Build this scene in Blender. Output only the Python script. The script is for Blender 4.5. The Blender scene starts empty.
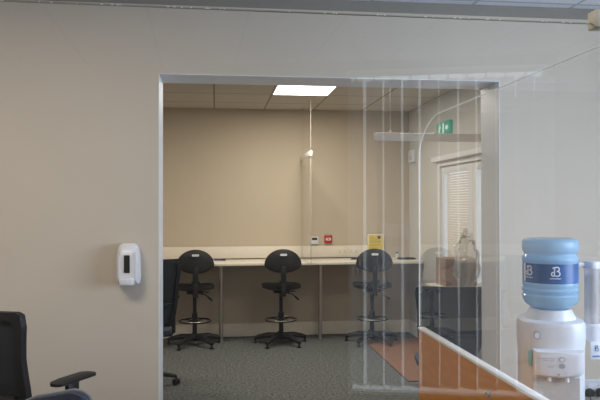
import bpy, bmesh, math, random
from mathutils import Vector, Matrix
random.seed(7)
C = bpy.context.scene.collection
PI = math.pi
sc = bpy.context.scene
sc.view_settings.view_transform = 'Standard'
sc.view_settings.look = 'None'
sc.view_settings.exposure = 0.17

# ---------------------------------------------------------------- materials
def newmat(name):
    m = bpy.data.materials.new(name); m.use_nodes = True
    nt = m.node_tree; nt.nodes.clear()
    out = nt.nodes.new('ShaderNodeOutputMaterial')
    return m, nt, out

def pbr(name, col, rough=.6, metal=0, noise=0, nscale=20, bump=0, bscale=200, spec=.5, emis=None, trans=0):
    m, nt, out = newmat(name)
    b = nt.nodes.new('ShaderNodeBsdfPrincipled')
    b.inputs['Base Color'].default_value = (*col, 1)
    b.inputs['Roughness'].default_value = rough
    b.inputs['Metallic'].default_value = metal
    b.inputs['Specular IOR Level'].default_value = spec
    if emis: b.inputs['Emission Color'].default_value = (*emis[0], 1); b.inputs['Emission Strength'].default_value = emis[1]
    nt.links.new(b.outputs[0], out.inputs[0])
    tc = nt.nodes.new('ShaderNodeTexCoord')
    if noise or True:
        n = nt.nodes.new('ShaderNodeTexNoise'); n.inputs['Scale'].default_value = nscale
        nt.links.new(tc.outputs['Object'], n.inputs['Vector'])
        r = nt.nodes.new('ShaderNodeValToRGB')
        k = noise if noise else .02
        r.color_ramp.elements[0].position = .3; r.color_ramp.elements[1].position = .7
        r.color_ramp.elements[0].color = (*[c*(1-k) for c in col], 1)
        r.color_ramp.elements[1].color = (*[min(1, c*(1+k)) for c in col], 1)
        nt.links.new(n.outputs['Fac'], r.inputs[0]); nt.links.new(r.outputs[0], b.inputs['Base Color'])
    if bump:
        n2 = nt.nodes.new('ShaderNodeTexNoise'); n2.inputs['Scale'].default_value = bscale
        nt.links.new(tc.outputs['Object'], n2.inputs['Vector'])
        bp = nt.nodes.new('ShaderNodeBump'); bp.inputs['Strength'].default_value = bump; bp.inputs['Distance'].default_value = .003
        nt.links.new(n2.outputs['Fac'], bp.inputs['Height']); nt.links.new(bp.outputs[0], b.inputs['Normal'])
    return m

def clear(name, haze=.03, refl=.05, tint=(1, 1, 1), hazecol=(.9, .93, .95), rough=0.0, wob=0):
    """thin clear plastic: transparent + sharp reflection growing at grazing angles + a little haze"""
    m, nt, out = newmat(name)
    tr = nt.nodes.new('ShaderNodeBsdfTransparent'); tr.inputs[0].default_value = (*tint, 1)
    gl = nt.nodes.new('ShaderNodeBsdfGlossy'); gl.inputs['Roughness'].default_value = rough
    gl.inputs[0].default_value = (1, 1, 1, 1)
    df = nt.nodes.new('ShaderNodeBsdfDiffuse'); df.inputs[0].default_value = (*hazecol, 1)
    tl = nt.nodes.new('ShaderNodeBsdfTranslucent'); tl.inputs[0].default_value = (*hazecol, 1)
    mh = nt.nodes.new('ShaderNodeMixShader'); mh.inputs[0].default_value = .5
    nt.links.new(df.outputs[0], mh.inputs[1]); nt.links.new(tl.outputs[0], mh.inputs[2])
    m1 = nt.nodes.new('ShaderNodeMixShader'); m1.inputs[0].default_value = haze
    nt.links.new(tr.outputs[0], m1.inputs[1]); nt.links.new(mh.outputs[0], m1.inputs[2])
    lw = nt.nodes.new('ShaderNodeLayerWeight'); lw.inputs[0].default_value = .5
    pw = nt.nodes.new('ShaderNodeMath'); pw.operation = 'POWER'; pw.inputs[1].default_value = 5
    nt.links.new(lw.outputs['Facing'], pw.inputs[0])
    ma = nt.nodes.new('ShaderNodeMath'); ma.operation = 'MULTIPLY_ADD'; ma.inputs[1].default_value = .8; ma.inputs[2].default_value = refl
    nt.links.new(pw.outputs[0], ma.inputs[0])
    m2 = nt.nodes.new('ShaderNodeMixShader')
    nt.links.new(ma.outputs[0], m2.inputs[0]); nt.links.new(m1.outputs[0], m2.inputs[1]); nt.links.new(gl.outputs[0], m2.inputs[2])
    nt.links.new(m2.outputs[0], out.inputs[0])
    if wob:
        tc = nt.nodes.new('ShaderNodeTexCoord'); n2 = nt.nodes.new('ShaderNodeTexNoise'); n2.inputs['Scale'].default_value = 25
        nt.links.new(tc.outputs['Object'], n2.inputs['Vector'])
        bp = nt.nodes.new('ShaderNodeBump'); bp.inputs['Strength'].default_value = wob
        nt.links.new(n2.outputs['Fac'], bp.inputs['Height']); nt.links.new(bp.outputs[0], gl.inputs['Normal'])
    return m

def emission(name, col, s):
    m, nt, out = newmat(name)
    e = nt.nodes.new('ShaderNodeEmission'); e.inputs[0].default_value = (*col, 1); e.inputs[1].default_value = s
    nt.links.new(e.outputs[0], out.inputs[0]); return m

def tiles(name, col, line, x0, y0, s=.6, w=.010):
    m, nt, out = newmat(name)
    b = nt.nodes.new('ShaderNodeBsdfPrincipled'); b.inputs['Roughness'].default_value = .9
    tc = nt.nodes.new('ShaderNodeTexCoord'); sp = nt.nodes.new('ShaderNodeSeparateXYZ')
    nt.links.new(tc.outputs['Object'], sp.inputs[0])
    masks = []
    for i, o in ((0, x0), (1, y0)):
        a = nt.nodes.new('ShaderNodeMath'); a.operation = 'SUBTRACT'; a.inputs[1].default_value = o - w*.5 - 60*s
        nt.links.new(sp.outputs[i], a.inputs[0])
        d = nt.nodes.new('ShaderNodeMath'); d.operation = 'MODULO'; d.inputs[1].default_value = s
        nt.links.new(a.outputs[0], d.inputs[0])
        l = nt.nodes.new('ShaderNodeMath'); l.operation = 'LESS_THAN'; l.inputs[1].default_value = w
        nt.links.new(d.outputs[0], l.inputs[0]); masks.append(l)
    mx = nt.nodes.new('ShaderNodeMath'); mx.operation = 'MAXIMUM'
    nt.links.new(masks[0].outputs[0], mx.inputs[0]); nt.links.new(masks[1].outputs[0], mx.inputs[1])
    n = nt.nodes.new('ShaderNodeTexNoise'); n.inputs['Scale'].default_value = 90
    nt.links.new(tc.outputs['Object'], n.inputs['Vector'])
    r = nt.nodes.new('ShaderNodeValToRGB')
    r.color_ramp.elements[0].position = .3; r.color_ramp.elements[1].position = .6
    r.color_ramp.elements[0].color = (*[c*.9 for c in col], 1); r.color_ramp.elements[1].color = (*col, 1)
    nt.links.new(n.outputs['Fac'], r.inputs[0])
    mi = nt.nodes.new('ShaderNodeMix'); mi.data_type = 'RGBA'
    nt.links.new(mx.outputs[0], mi.inputs[0]); nt.links.new(r.outputs[0], mi.inputs[6]); mi.inputs[7].default_value = (*line, 1)
    nt.links.new(mi.outputs[2], b.inputs['Base Color']); nt.links.new(b.outputs[0], out.inputs[0])
    return m

def carpet(name):
    m, nt, out = newmat(name)
    b = nt.nodes.new('ShaderNodeBsdfPrincipled'); b.inputs['Roughness'].default_value = .95; b.inputs['Specular IOR Level'].default_value = .1
    tc = nt.nodes.new('ShaderNodeTexCoord')
    n = nt.nodes.new('ShaderNodeTexNoise'); n.inputs['Scale'].default_value = 42; n.inputs['Detail'].default_value = 8; n.inputs['Roughness'].default_value = .8
    nt.links.new(tc.outputs['Object'], n.inputs['Vector'])
    r = nt.nodes.new('ShaderNodeValToRGB')
    e = r.color_ramp.elements
    e[0].position = .40; e[0].color = (.04, .044, .043, 1); e[1].position = .62; e[1].color = (.205, .213, .205, 1)
    nt.links.new(n.outputs['Fac'], r.inputs[0]); nt.links.new(r.outputs[0], b.inputs['Base Color'])
    bp = nt.nodes.new('ShaderNodeBump'); bp.inputs['Strength'].default_value = .5; bp.inputs['Distance'].default_value = .004
    nt.links.new(n.outputs['Fac'], bp.inputs['Height']); nt.links.new(bp.outputs[0], b.inputs['Normal'])
    nt.links.new(b.outputs[0], out.inputs[0]); return m

def wood(name, c1, c2, rough=.35, scale=(2, 2, 14)):
    m, nt, out = newmat(name)
    b = nt.nodes.new('ShaderNodeBsdfPrincipled'); b.inputs['Roughness'].default_value = rough
    tc = nt.nodes.new('ShaderNodeTexCoord'); mp = nt.nodes.new('ShaderNodeMapping')
    mp.inputs['Scale'].default_value = scale
    nt.links.new(tc.outputs['Object'], mp.inputs[0])
    n = nt.nodes.new('ShaderNodeTexNoise'); n.inputs['Scale'].default_value = 3; n.inputs['Detail'].default_value = 8
    nt.links.new(mp.outputs[0], n.inputs['Vector'])
    r = nt.nodes.new('ShaderNodeValToRGB')
    r.color_ramp.elements[0].position = .35; r.color_ramp.elements[0].color = (*c1, 1)
    r.color_ramp.elements[1].position = .65; r.color_ramp.elements[1].color = (*c2, 1)
    nt.links.new(n.outputs['Fac'], r.inputs[0]); nt.links.new(r.outputs[0], b.inputs['Base Color'])
    nt.links.new(b.outputs[0], out.inputs[0]); return m

def mesh_fabric(name, col, hole=.25):
    m, nt, out = newmat(name)
    tr = nt.nodes.new('ShaderNodeBsdfTransparent'); d = nt.nodes.new('ShaderNodeBsdfPrincipled')
    d.inputs['Base Color'].default_value = (*col, 1); d.inputs['Roughness'].default_value = .8
    tc = nt.nodes.new('ShaderNodeTexCoord'); v = nt.nodes.new('ShaderNodeTexVoronoi'); v.inputs['Scale'].default_value = 260
    nt.links.new(tc.outputs['Object'], v.inputs['Vector'])
    l = nt.nodes.new('ShaderNodeMath'); l.operation = 'LESS_THAN'; l.inputs[1].default_value = hole
    nt.links.new(v.outputs['Distance'], l.inputs[0])
    mx = nt.nodes.new('ShaderNodeMixShader')
    nt.links.new(l.outputs[0], mx.inputs[0]); nt.links.new(d.outputs[0], mx.inputs[1]); nt.links.new(tr.outputs[0], mx.inputs[2])
    nt.links.new(mx.outputs[0], out.inputs[0]); return m

def translucent(name, col, t=.6):
    m, nt, out = newmat(name)
    d = nt.nodes.new('ShaderNodeBsdfDiffuse'); d.inputs[0].default_value = (*col, 1)
    l = nt.nodes.new('ShaderNodeBsdfTranslucent'); l.inputs[0].default_value = (*col, 1)
    mx = nt.nodes.new('ShaderNodeMixShader'); mx.inputs[0].default_value = t
    nt.links.new(d.outputs[0], mx.inputs[1]); nt.links.new(l.outputs[0], mx.inputs[2]); nt.links.new(mx.outputs[0], out.inputs[0])
    return m

M = dict(
    wall_bright=pbr('pale wall paint', (.20, .20, .20), .8), shadow_strip=pbr('wall top shade colour', (.27, .25, .215), .8),
    mat=pbr('brown patch pile', (.21, .105, .06), .95, noise=.12, nscale=80, bump=.4, bscale=200), patch_edge=pbr('patch border', (.12, .06, .04), .8),  # mat: flat brown rectangle laid on the carpet
    wall_front=pbr('front wall paint', (.585, .52, .425), .75, noise=.015, nscale=3, bump=.12, bscale=160),
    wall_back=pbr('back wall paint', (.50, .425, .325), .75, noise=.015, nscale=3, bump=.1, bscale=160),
    wall_side=pbr('side wall paint', (.56, .56, .54), .75, noise=.015, nscale=3),
    white_paint=pbr('white gloss paint', (.72, .74, .76), .4),
    skirt=pbr('cream skirting', (.80, .74, .62), .5),
    ceil_back=tiles('back ceiling tiles', (.58, .53, .46), (.25, .23, .20), -.016, 6.364, w=.018),
    ceil_front=tiles('front ceiling tiles', (.66, .69, .76), (.4, .42, .46), -.016+.3, 3.64, w=.02),
    carpet=carpet('grey carpet'),
    black=pbr('black plastic', (.012, .012, .013), .45, spec=.35),
    black_fab=pbr('black vinyl', (.014, .013, .013), .55, bump=.2, bscale=300, spec=.3),
    navy_fab=pbr('navy fabric', (.018, .024, .045), .85, noise=.2, nscale=200, bump=.3, bscale=400),
    grey_pipe=pbr('grey piping', (.16, .17, .19), .6),
    meshf=mesh_fabric('black chair mesh', (.016, .019, .024), .22),
    chrome=pbr('chrome', (.62, .6, .57), .22, metal=1),
    steel=pbr('brushed steel', (.55, .51, .46), .38, metal=1, noise=.05),
    white_pl=pbr('white plastic', (.69, .71, .75), .35),
    disp_pl=pbr('dispenser plastic', (.74, .74, .75), .3),
    cream_pl=pbr('cream plastic', (.72, .68, .54), .45),
    trunk=pbr('trunking plastic', (.70, .645, .55), .45),
    top=pbr('cream laminate', (.70, .65, .55), .35),
    dark_win=pbr('smoked window', (.03, .028, .022), .15),
    lcd=pbr('dark display', (.05, .05, .035), .25),
    red=pbr('red plastic', (.42, .03, .025), .4),
    yellow=pbr('yellow paper', (.66, .52, .10), .7, noise=.1, nscale=60),
    paper=pbr('white paper', (.72, .68, .58), .7),
    ink=pbr('olive ink', (.24, .18, .05), .7), blackink=pbr('black ink', (.03, .03, .04), .7),
    purple=pbr('purple plastic', (.09, .04, .26), .4),
    wood=wood('orange wood laminate', (.56, .20, .004), (.64, .24, .005)),
    wood_top=wood('orange wood desktop', (.60, .22, .06), (.70, .28, .08)),
    edge=pbr('white edging', (.80, .80, .78), .3),
    acrylic=clear('acrylic sheet', .004, .03),
    acrylic_big=clear('reception acrylic', .002, .034),
    acrylic_back=clear('worktop acrylic', .008, .015),
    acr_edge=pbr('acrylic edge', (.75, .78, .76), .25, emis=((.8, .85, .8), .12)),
    edge_dull=pbr('dull acrylic edge', (.42, .39, .33), .25),
    glass=clear('window glass', 0, .06),
    blind=translucent('blind slat fabric', (.50, .52, .56), .6), hem=translucent('slat hem', (.92, .95, 1), .6),
    vblind=pbr('venetian slat', (.62, .57, .50), .55),
    green=pbr('green sign', (.01, .26, .17), .5, emis=((.02, .45, .30), .25)),
    signwhite=pbr('sign white', (.7, .85, .78), .5, emis=((.8, 1, .9), .25)),
    carton=pbr('brown cardboard', (.30, .20, .145), .8, noise=.08, nscale=12),
    panel_light=emission('led diffuser', (1, .97, .9), 5.0),
    sign_grey=pbr('bar aluminium', (.90, .88, .84), .4),
    logo=pbr('logo white', (.85, .88, .95), .5),
    labelblue=pbr('blue label film', (.055, .14, .36), .35, noise=.3, nscale=6),
    cup=clear('cup tube plastic', .55, .06, hazecol=(.80, .80, .86)),
    bagm=clear('crumpled clear film', .08, .12, rough=.12, wob=.6),
    teal=pbr('teal tap', (.25, .5, .5), .4), grey_txt=pbr('grey print', (.38, .4, .45), .6),
    cabinet=pbr('pale grey laminate', (.55, .56, .56), .5),
)
# tinted bottle plastic
def bottle_mat():
    m, nt, out = newmat('blue bottle plastic')
    tr = nt.nodes.new('ShaderNodeBsdfTransparent'); tr.inputs[0].default_value = (.68, .86, 1, 1)
    tl = nt.nodes.new('ShaderNodeBsdfTranslucent'); tl.inputs[0].default_value = (.52, .78, 1, 1)
    df = nt.nodes.new('ShaderNodeBsdfDiffuse'); df.inputs[0].default_value = (.52, .78, 1, 1)
    gl = nt.nodes.new('ShaderNodeBsdfGlossy'); gl.inputs['Roughness'].default_value = .08
    a = nt.nodes.new('ShaderNodeMixShader'); a.inputs[0].default_value = .62
    nt.links.new(tl.outputs[0], a.inputs[1]); nt.links.new(df.outputs[0], a.inputs[2])
    b = nt.nodes.new('ShaderNodeMixShader'); b.inputs[0].default_value = .84
    nt.links.new(tr.outputs[0], b.inputs[1]); nt.links.new(a.outputs[0], b.inputs[2])
    fr = nt.nodes.new('ShaderNodeLayerWeight'); fr.inputs[0].default_value = .2
    c = nt.nodes.new('ShaderNodeMixShader')
    nt.links.new(fr.outputs['Fresnel'], c.inputs[0]); nt.links.new(b.outputs[0], c.inputs[1]); nt.links.new(gl.outputs[0], c.inputs[2])
    nt.links.new(c.outputs[0], out.inputs[0]); return m
M['bottle'] = bottle_mat()

# ---------------------------------------------------------------- mesh helpers
def box(bm, x0, x1, y0, y1, z0, z1, bev=0, mat=None, seg=2):
    r = bmesh.ops.create_cube(bm, size=1)
    vs = r['verts']
    bmesh.ops.scale(bm, vec=(abs(x1-x0), abs(y1-y0), abs(z1-z0)), verts=vs)
    bmesh.ops.translate(bm, vec=((x0+x1)/2, (y0+y1)/2, (z0+z1)/2), verts=vs)
    if bev:
        es = list({e for v in vs for e in v.link_edges})
        g = bmesh.ops.bevel(bm, geom=es, offset=bev, segments=seg, affect='EDGES', profile=.5)
        vs = list({v for v in g['verts']} | {v for v in vs if v.is_valid})
    if mat is not None: bmesh.ops.transform(bm, matrix=mat, verts=vs)
    return vs

def tube(bm, pts, r, n=10, cap=True, radii=None):
    pts = [Vector(p) for p in pts]; rings = []; up = None
    for i, p in enumerate(pts):
        t = (pts[min(i+1, len(pts)-1)] - pts[max(i-1, 0)]).normalized()
        if up is None: up = Vector((0, 0, 1)) if abs(t.z) < .9 else Vector((1, 0, 0))
        a = t.cross(up).normalized(); b = a.cross(t).normalized(); up = b
        rr = radii[i] if radii else r
        rings.append([bm.verts.new(p + a*math.cos(2*PI*k/n)*rr + b*math.sin(2*PI*k/n)*rr) for k in range(n)])
    for i in range(len(rings)-1):
        for k in range(n): bm.faces.new((rings[i][k], rings[i][(k+1) % n], rings[i+1][(k+1) % n], rings[i+1][k]))
    if cap: bm.faces.new(rings[0][::-1]); bm.faces.new(rings[-1])

def torus(bm, c, R, r, n=40, m=8):
    rings = []
    for i in range(n):
        a = 2*PI*i/n
        rings.append([bm.verts.new((c[0]+(R+r*math.cos(2*PI*k/m))*math.cos(a), c[1]+(R+r*math.cos(2*PI*k/m))*math.sin(a), c[2]+r*math.sin(2*PI*k/m))) for k in range(m)])
    for i in range(n):
        for k in range(m): bm.faces.new((rings[i][k], rings[(i+1) % n][k], rings[(i+1) % n][(k+1) % m], rings[i][(k+1) % m]))

def lathe(bm, prof, c=(0, 0), n=48, sx=1, sy=1, power=None):
    """profile of (r, z); optional superellipse power"""
    rings = []
    for r, z in prof:
        ring = []
        for k in range(n):
            a = 2*PI*k/n; ca, sa = math.cos(a), math.sin(a)
            if power: ca = math.copysign(abs(ca)**(2/power), ca); sa = math.copysign(abs(sa)**(2/power), sa)
            ring.append(bm.verts.new((c[0]+r*sx*ca, c[1]+r*sy*sa, z)))
        rings.append(ring)
    for i in range(len(rings)-1):
        for k in range(n): bm.faces.new((rings[i][k], rings[i][(k+1) % n], rings[i+1][(k+1) % n], rings[i+1][k]))
    bm.faces.new(rings[0][::-1]); bm.faces.new(rings[-1])

def slab(bm, outline, t, fn, rings=5, centre=(0, 0)):
    """a curved solid pad: outline of (u,v) scaled in rings about the centre, fn(u,v,side)->Vector; front/back skins joined at the rim"""
    skins = []
    for side in (0, 1):
        c = bm.verts.new(fn(centre[0], centre[1], side*t)); rs = []
        for j in range(1, rings+1):
            s = j/rings
            tt = side*t
            if j == rings: tt = side*t*.5 + t*.25
            rs.append([bm.verts.new(fn(centre[0]+(u-centre[0])*s, centre[1]+(v-centre[1])*s, tt)) for u, v in outline])
        n = len(outline)
        for k in range(n):
            f = (c, rs[0][k], rs[0][(k+1) % n]); bm.faces.new(f if side else f[::-1])
        for j in range(rings-1):
            for k in range(n):
                f = (rs[j][k], rs[j+1][k], rs[j+1][(k+1) % n], rs[j][(k+1) % n]); bm.faces.new(f if side else f[::-1])
        skins.append(rs[-1])
    n = len(outline)
    for k in range(n): bm.faces.new((skins[0][k], skins[0][(k+1) % n], skins[1][(k+1) % n], skins[1][k]))

def prism(bm, outline, fn, t):
    """flat plate from an outline; fn(u,v,w)->Vector, w in (0,t)"""
    a = [bm.verts.new(fn(u, v, 0)) for u, v in outline]; b = [bm.verts.new(fn(u, v, t)) for u, v in outline]
    bm.faces.new(a[::-1]); bm.faces.new(b); n = len(a)
    for k in range(n): bm.faces.new((a[k], a[(k+1) % n], b[(k+1) % n], b[k]))

def rrect(w, h, r, n=5, cx=0, cy=0):
    o = []
    for sx, sy, a0 in ((1, 1, 0), (-1, 1, PI/2), (-1, -1, PI), (1, -1, 3*PI/2)):
        for k in range(n+1):
            a = a0 + PI/2*k/n
            o.append((cx+sx*(w/2-r)+r*math.cos(a), cy+sy*(h/2-r)+r*math.sin(a)))
    return o

def obj(name, bm, m, parent=None, smooth=True, kind=None, label=None):
    bmesh.ops.recalc_face_normals(bm, faces=bm.faces)
    me = bpy.data.meshes.new(name); bm.to_mesh(me); bm.free()
    for mm in (m if isinstance(m, list) else [m]): me.materials.append(mm)
    o = bpy.data.objects.new(name, me); C.objects.link(o)
    if parent: o.parent = parent
    if smooth:
        for p in me.polygons: p.use_smooth = True
        me.set_sharp_from_angle(angle=math.radians(35))
    if kind: o['kind'] = kind
    if label: o['label'] = label
    return o

def tag(o, label, cat, group=None, kind=None):
    o['label'] = label; o['category'] = cat
    if group: o['group'] = group
    if kind: o['kind'] = kind
    return o

def thing(name, label, cat, loc=(0, 0, 0), rz=0, group=None):
    o = bpy.data.objects.new(name, None); C.objects.link(o); o.empty_display_size = .1
    o.location = loc; o.rotation_euler = (0, 0, rz)
    return tag(o, label, cat, group)

def dup(root, loc, rz, label, group=None):
    def cp(o, par):
        c = o.copy(); C.objects.link(c)
        if par: c.parent = par
        for ch in [q for q in list(bpy.data.objects) if q.parent == o and q != c]: cp(ch, c)
        return c
    r = cp(root, None); r.location = loc; r.rotation_euler = (0, 0, rz); r['label'] = label
    if group: r['group'] = group
    return r

def text(name, body, size, m, parent, loc, rot, kind=None, bold=False, depth=.0008):
    cu = bpy.data.curves.new(name, 'FONT'); cu.body = body; cu.size = size; cu.align_x = 'CENTER'; cu.align_y = 'CENTER'
    cu.extrude = depth
    if bold: cu.offset = size*.02
    t = bpy.data.objects.new(name, cu); C.objects.link(t)
    dg = bpy.context.evaluated_depsgraph_get(); me = bpy.data.meshes.new_from_object(t.evaluated_get(dg))
    bpy.data.objects.remove(t)
    me.materials.clear(); me.materials.append(m)
    o = bpy.data.objects.new(name, me); C.objects.link(o); o.parent = parent; o.location = loc; o.rotation_euler = rot
    return o

def B(): return bmesh.new()

# ---------------------------------------------------------------- the place
SY = 1.0; SPH = math.radians(.8)
n_ = Vector((-math.sin(SPH), math.cos(SPH), 0)); p0_ = Vector((0, SY, 0))
def refl(p):
    p = Vector(p); return p - 2*((p-p0_).dot(n_))*n_
A = refl((1.147, 5.166, 0)); Bq = refl((2.40, 4.797, 0))
dirv = (Bq-A).normalized(); ang = math.atan2(dirv.y, dirv.x)
L = (Bq-A).length
def backy(x, off): return A.y + (x-A.x)*dirv.y/dirv.x - off/dirv.x   # line of the skewed window wall
EYE = 1.568; CEIL = 2.735
YF0, YF1 = 3.717, 3.984      # dividing wall, front and back faces
YB = 8.05                    # far wall
XR = 2.383                   # back room right wall
OX0, OX1, OZ = -.311, 1.647, 2.294
FX0, FX1, FY0 = -2.6, 3.4, -3.45

bm = B(); prism(bm, [(FX0-.1, YB+.1), (FX1+.1, YB+.1), (FX1+.1, backy(FX1+.1, .17)), (FX0-.1, backy(FX0-.1, .17))], lambda u, v, w: Vector((u, v, w-.1)), .1)
obj('floor', bm, M['carpet'], kind='structure', smooth=False)
bm = B(); box(bm, FX0-.1, XR+.12, YF0+.13, YB+.1, CEIL, CEIL+.08); c = obj('ceiling', bm, M['ceil_back'], kind='structure', smooth=False)
bm = B(); prism(bm, [(FX0-.1, YF0+.13), (FX1+.1, YF0+.13), (FX1+.1, backy(FX1+.1, .17)), (FX0-.1, backy(FX0-.1, .17))], lambda u, v, w: Vector((u, v, CEIL+w)), .08); c = obj('ceiling_front', bm, M['ceil_front'], kind='structure', smooth=False)
# dividing wall with its opening
bm = B()
box(bm, FX0, OX0, YF0, YF1, 0, CEIL); box(bm, OX1, FX1, YF0, YF1, 0, CEIL); box(bm, OX0, OX1, YF0, YF1, OZ, CEIL)
obj('wall_middle', bm, M['wall_front'], kind='structure', smooth=False)
bm = B(); box(bm, FX0, FX1, YF0-.006, YF0, 2.672, CEIL); obj('wall_top_shade', bm, M['shadow_strip'], kind='structure', smooth=False)  # dark strip added, shade along the wall top put into its colour
# thin pale skins added on the reveals, window light put into their colour
bm = B()
box(bm, OX0, OX0+.004, YF0-.001, YF1+.001, 0, OZ); box(bm, OX0, OX1, YF0-.001, YF1+.001, OZ-.004, OZ); box(bm, OX1-.004, OX1, YF0-.001, YF1+.001, 0, OZ-.004)
obj('reveal_light', bm, M['white_paint'], kind='structure', smooth=False)
# far wall
bm = B(); box(bm, FX0, XR+.1, YB, YB+.1, 0, CEIL); obj('wall_back', bm, M['wall_back'], kind='structure', smooth=False)
bm = B(); box(bm, FX0-.1, FX0, FY0-1.8, YB+.1, 0, CEIL); obj('wall_left', bm, M['wall_front'], kind='structure', smooth=False)
# back room right wall with a double door opening
DY0, DY1, DZ = 5.02, 6.93, 2.03
bm = B()
box(bm, XR, XR+.1, YF1, DY0, 0, CEIL); box(bm, XR, XR+.1, DY1, YB+.1, 0, CEIL); box(bm, XR, XR+.1, DY0, DY1, DZ, CEIL)
obj('wall_right', bm, M['wall_side'], kind='structure', smooth=False)
# front room right wall with a window
WY0, WY1, WZ0, WZ1 = .5, 2.6, .95, 2.25
bm = B()
box(bm, FX1, FX1+.1, FY0-1.8, WY0, 0, CEIL); box(bm, FX1, FX1+.1, WY1, YF1, 0, CEIL)
box(bm, FX1, FX1+.1, WY0, WY1, 0, WZ0); box(bm, FX1, FX1+.1, WY0, WY1, WZ1, CEIL)
obj('wall_right_front', bm, M['wall_side'], kind='structure', smooth=False)
bm = B()
for a, b_, c_, d_ in ((WY0, WY0+.05, WZ0, WZ1), (WY1-.05, WY1, WZ0, WZ1), (WY0, WY1, WZ0, WZ0+.05), (WY0, WY1, WZ1-.05, WZ1), (1.52, 1.58, WZ0, WZ1)):
    box(bm, FX1+.02, FX1+.08, a, b_, c_, d_)
w1 = obj('window_1', bm, M['white_paint'], kind='structure', smooth=False)
bm = B(); box(bm, FX1+.045, FX1+.05, WY0+.04, WY1-.04, WZ0+.04, WZ1-.04); obj('window_pane', bm, M['glass'], w1, smooth=False)

# skirting
bm = B(); box(bm, FX0, XR-.001, YB-.018, YB, 0, .155, .004, seg=1); obj('baseboard_back', bm, M['skirt'], kind='structure', smooth=False)
bm = B(); box(bm, XR-.018, XR, DY1+.06, YB-.018, 0, .155, .004, seg=1); obj('baseboard_right', bm, M['white_paint'], kind='structure', smooth=False)
bm = B(); box(bm, FX0, OX0-.0, YF0-.016, YF0, 0, .14, .004, seg=1); obj('baseboard_left', bm, M['white_paint'], kind='structure', smooth=False)

# ---- double door in right wall
d = bpy.data.objects.new('door_1', None); C.objects.link(d); d['kind'] = 'structure'; d.location = (XR, 6, 0)
def doorpart(name, boxes, m, par, bev=0):
    bm = B()
    for b_ in boxes: box(bm, b_[0]-XR, b_[1]-XR, b_[2]-6, b_[3]-6, b_[4], b_[5], bev, seg=1)
    return obj(name, bm, m, par, smooth=False)
doorpart('door_frame', [(XR-.02, XR+.1, DY0, DY0+.06, 0, DZ), (XR-.02, XR+.1, DY1-.06, DY1, 0, DZ), (XR-.02, XR+.1, DY0+.06, DY1-.06, DZ-.05, DZ)], M['white_paint'], d, .003)
doorpart('door_head_ledge', [(XR-.07, XR, DY0-.05, DY1+.05, DZ, DZ+.05)], M['white_paint'], d, .004)
for ya, yb, g0, g1 in ((6.0, 6.87, 6.12, 6.80), (5.08, 5.99, 5.22, 5.90)):
    lf = doorpart('door_leaf', [(XR+.01, XR+.055, ya, g0, 0, DZ-.05), (XR+.01, XR+.055, g1, yb, 0, DZ-.05), (XR+.01, XR+.055, g0, g1, 0, .75), (XR+.01, XR+.055, g0, g1, 1.925, DZ-.05)], M['white_paint'], d, .002)
    doorpart('window_pane', [(XR+.05, XR+.054, g0, g1, .75, 1.925)], M['glass'], lf)
for g0, g1, lab in ((6.12, 6.80, 'beige slatted blind on the door leaf nearer the far corner'), (5.22, 5.90, 'beige slatted blind on the door leaf nearest the wall opening')):
    v = thing('venetian_blind', lab, 'blind', (XR+.027, (g0+g1)/2, .76), 0, 'venetian blinds on the double door')
    w = g1-g0-.045; bm = B(); N = 44
    for k in range(N):
        z = .03 + k*(1.12/N)
        for q, aa in ((.0065, -50), (-.0065, -88)):
            ca, sa = math.cos(math.radians(aa)), math.sin(math.radians(aa))
            box(bm, -.0068, .0068, -w/2-.02, w/2-.03, -.0006, .0006, mat=Matrix.Translation((q*ca, 0, z-q*sa)) @ Matrix.Rotation(math.radians(aa), 4, 'Y'))
    obj('slats', bm, M['vblind'], v, smooth=False)
    bm = B(); box(bm, -.014, .012, -w/2-.02, w/2+.02, 1.14, 1.17, .002); obj('head_rail', bm, M['white_pl'], v)
    bm = B(); box(bm, -.012, .012, -w/2-.02, w/2-.03, 0, .016, .002); obj('bottom_rail', bm, M['white_pl'], v)
    bm = B()
    for s in (-.22, .2): tube(bm, [(-.014, s, .01), (-.014, s, 1.14)], .0012, 5)
    obj('cord', bm, M['white_pl'], v)

# ---- LED panel in the back ceiling, with unseen fill lamps added
def led(x0, y0, lab, group='square LED ceiling panels', mat='panel_light'):
    t = thing('ceiling_light', lab, 'ceiling light', (x0+.3, y0+.3, CEIL), 0, group)
    bm = B()
    for a, b_, c_, d_ in ((-.3, .3, -.3, -.285), (-.3, .3, .285, .3), (-.3, -.285, -.285, .285), (.285, .3, -.285, .285)): box(bm, a, b_, c_, d_, -.006, .0)
    obj('frame', bm, M['white_pl'], t, smooth=False)
    bm = B(); box(bm, -.285, .285, -.285, .285, -.004, -.001); obj('diffuser', bm, M[mat], t, smooth=False)
led(.584, 6.364, 'lit square white ceiling panel seen through the wall opening', None)
def area(name, loc, rot, size, e, col):
    l = bpy.data.lights.new(name, 'AREA'); l.shape = 'RECTANGLE'; l.size = size[0]; l.size_y = size[1]; l.energy = e; l.color = col
    o = bpy.data.objects.new(name, l); C.objects.link(o); o.location = loc; o.rotation_euler = rot; return o
area('panel_or_fill', (.884, 6.664, CEIL-.02), (0, 0, 0), (.56, .56), 33, (1, .93, .80))
area('panel_or_fill', (-1.2, 6.0, CEIL-.02), (0, 0, 0), (.56, .56), 20, (1, .92, .79))  # added fill for the back room, no fixture modelled here
area('panel_or_fill', (1.2, 4.9, CEIL-.02), (0, 0, 0), (.56, .56), 14, (1, .93, .84))  # added fill hidden behind the lintel, no fixture
area('panel_or_fill', (-1.1, 2.0, CEIL-.02), (0, 0, 0), (.9, .56), 29, (1, .87, .73))  # added warm fill for the near wall, unseen
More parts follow.
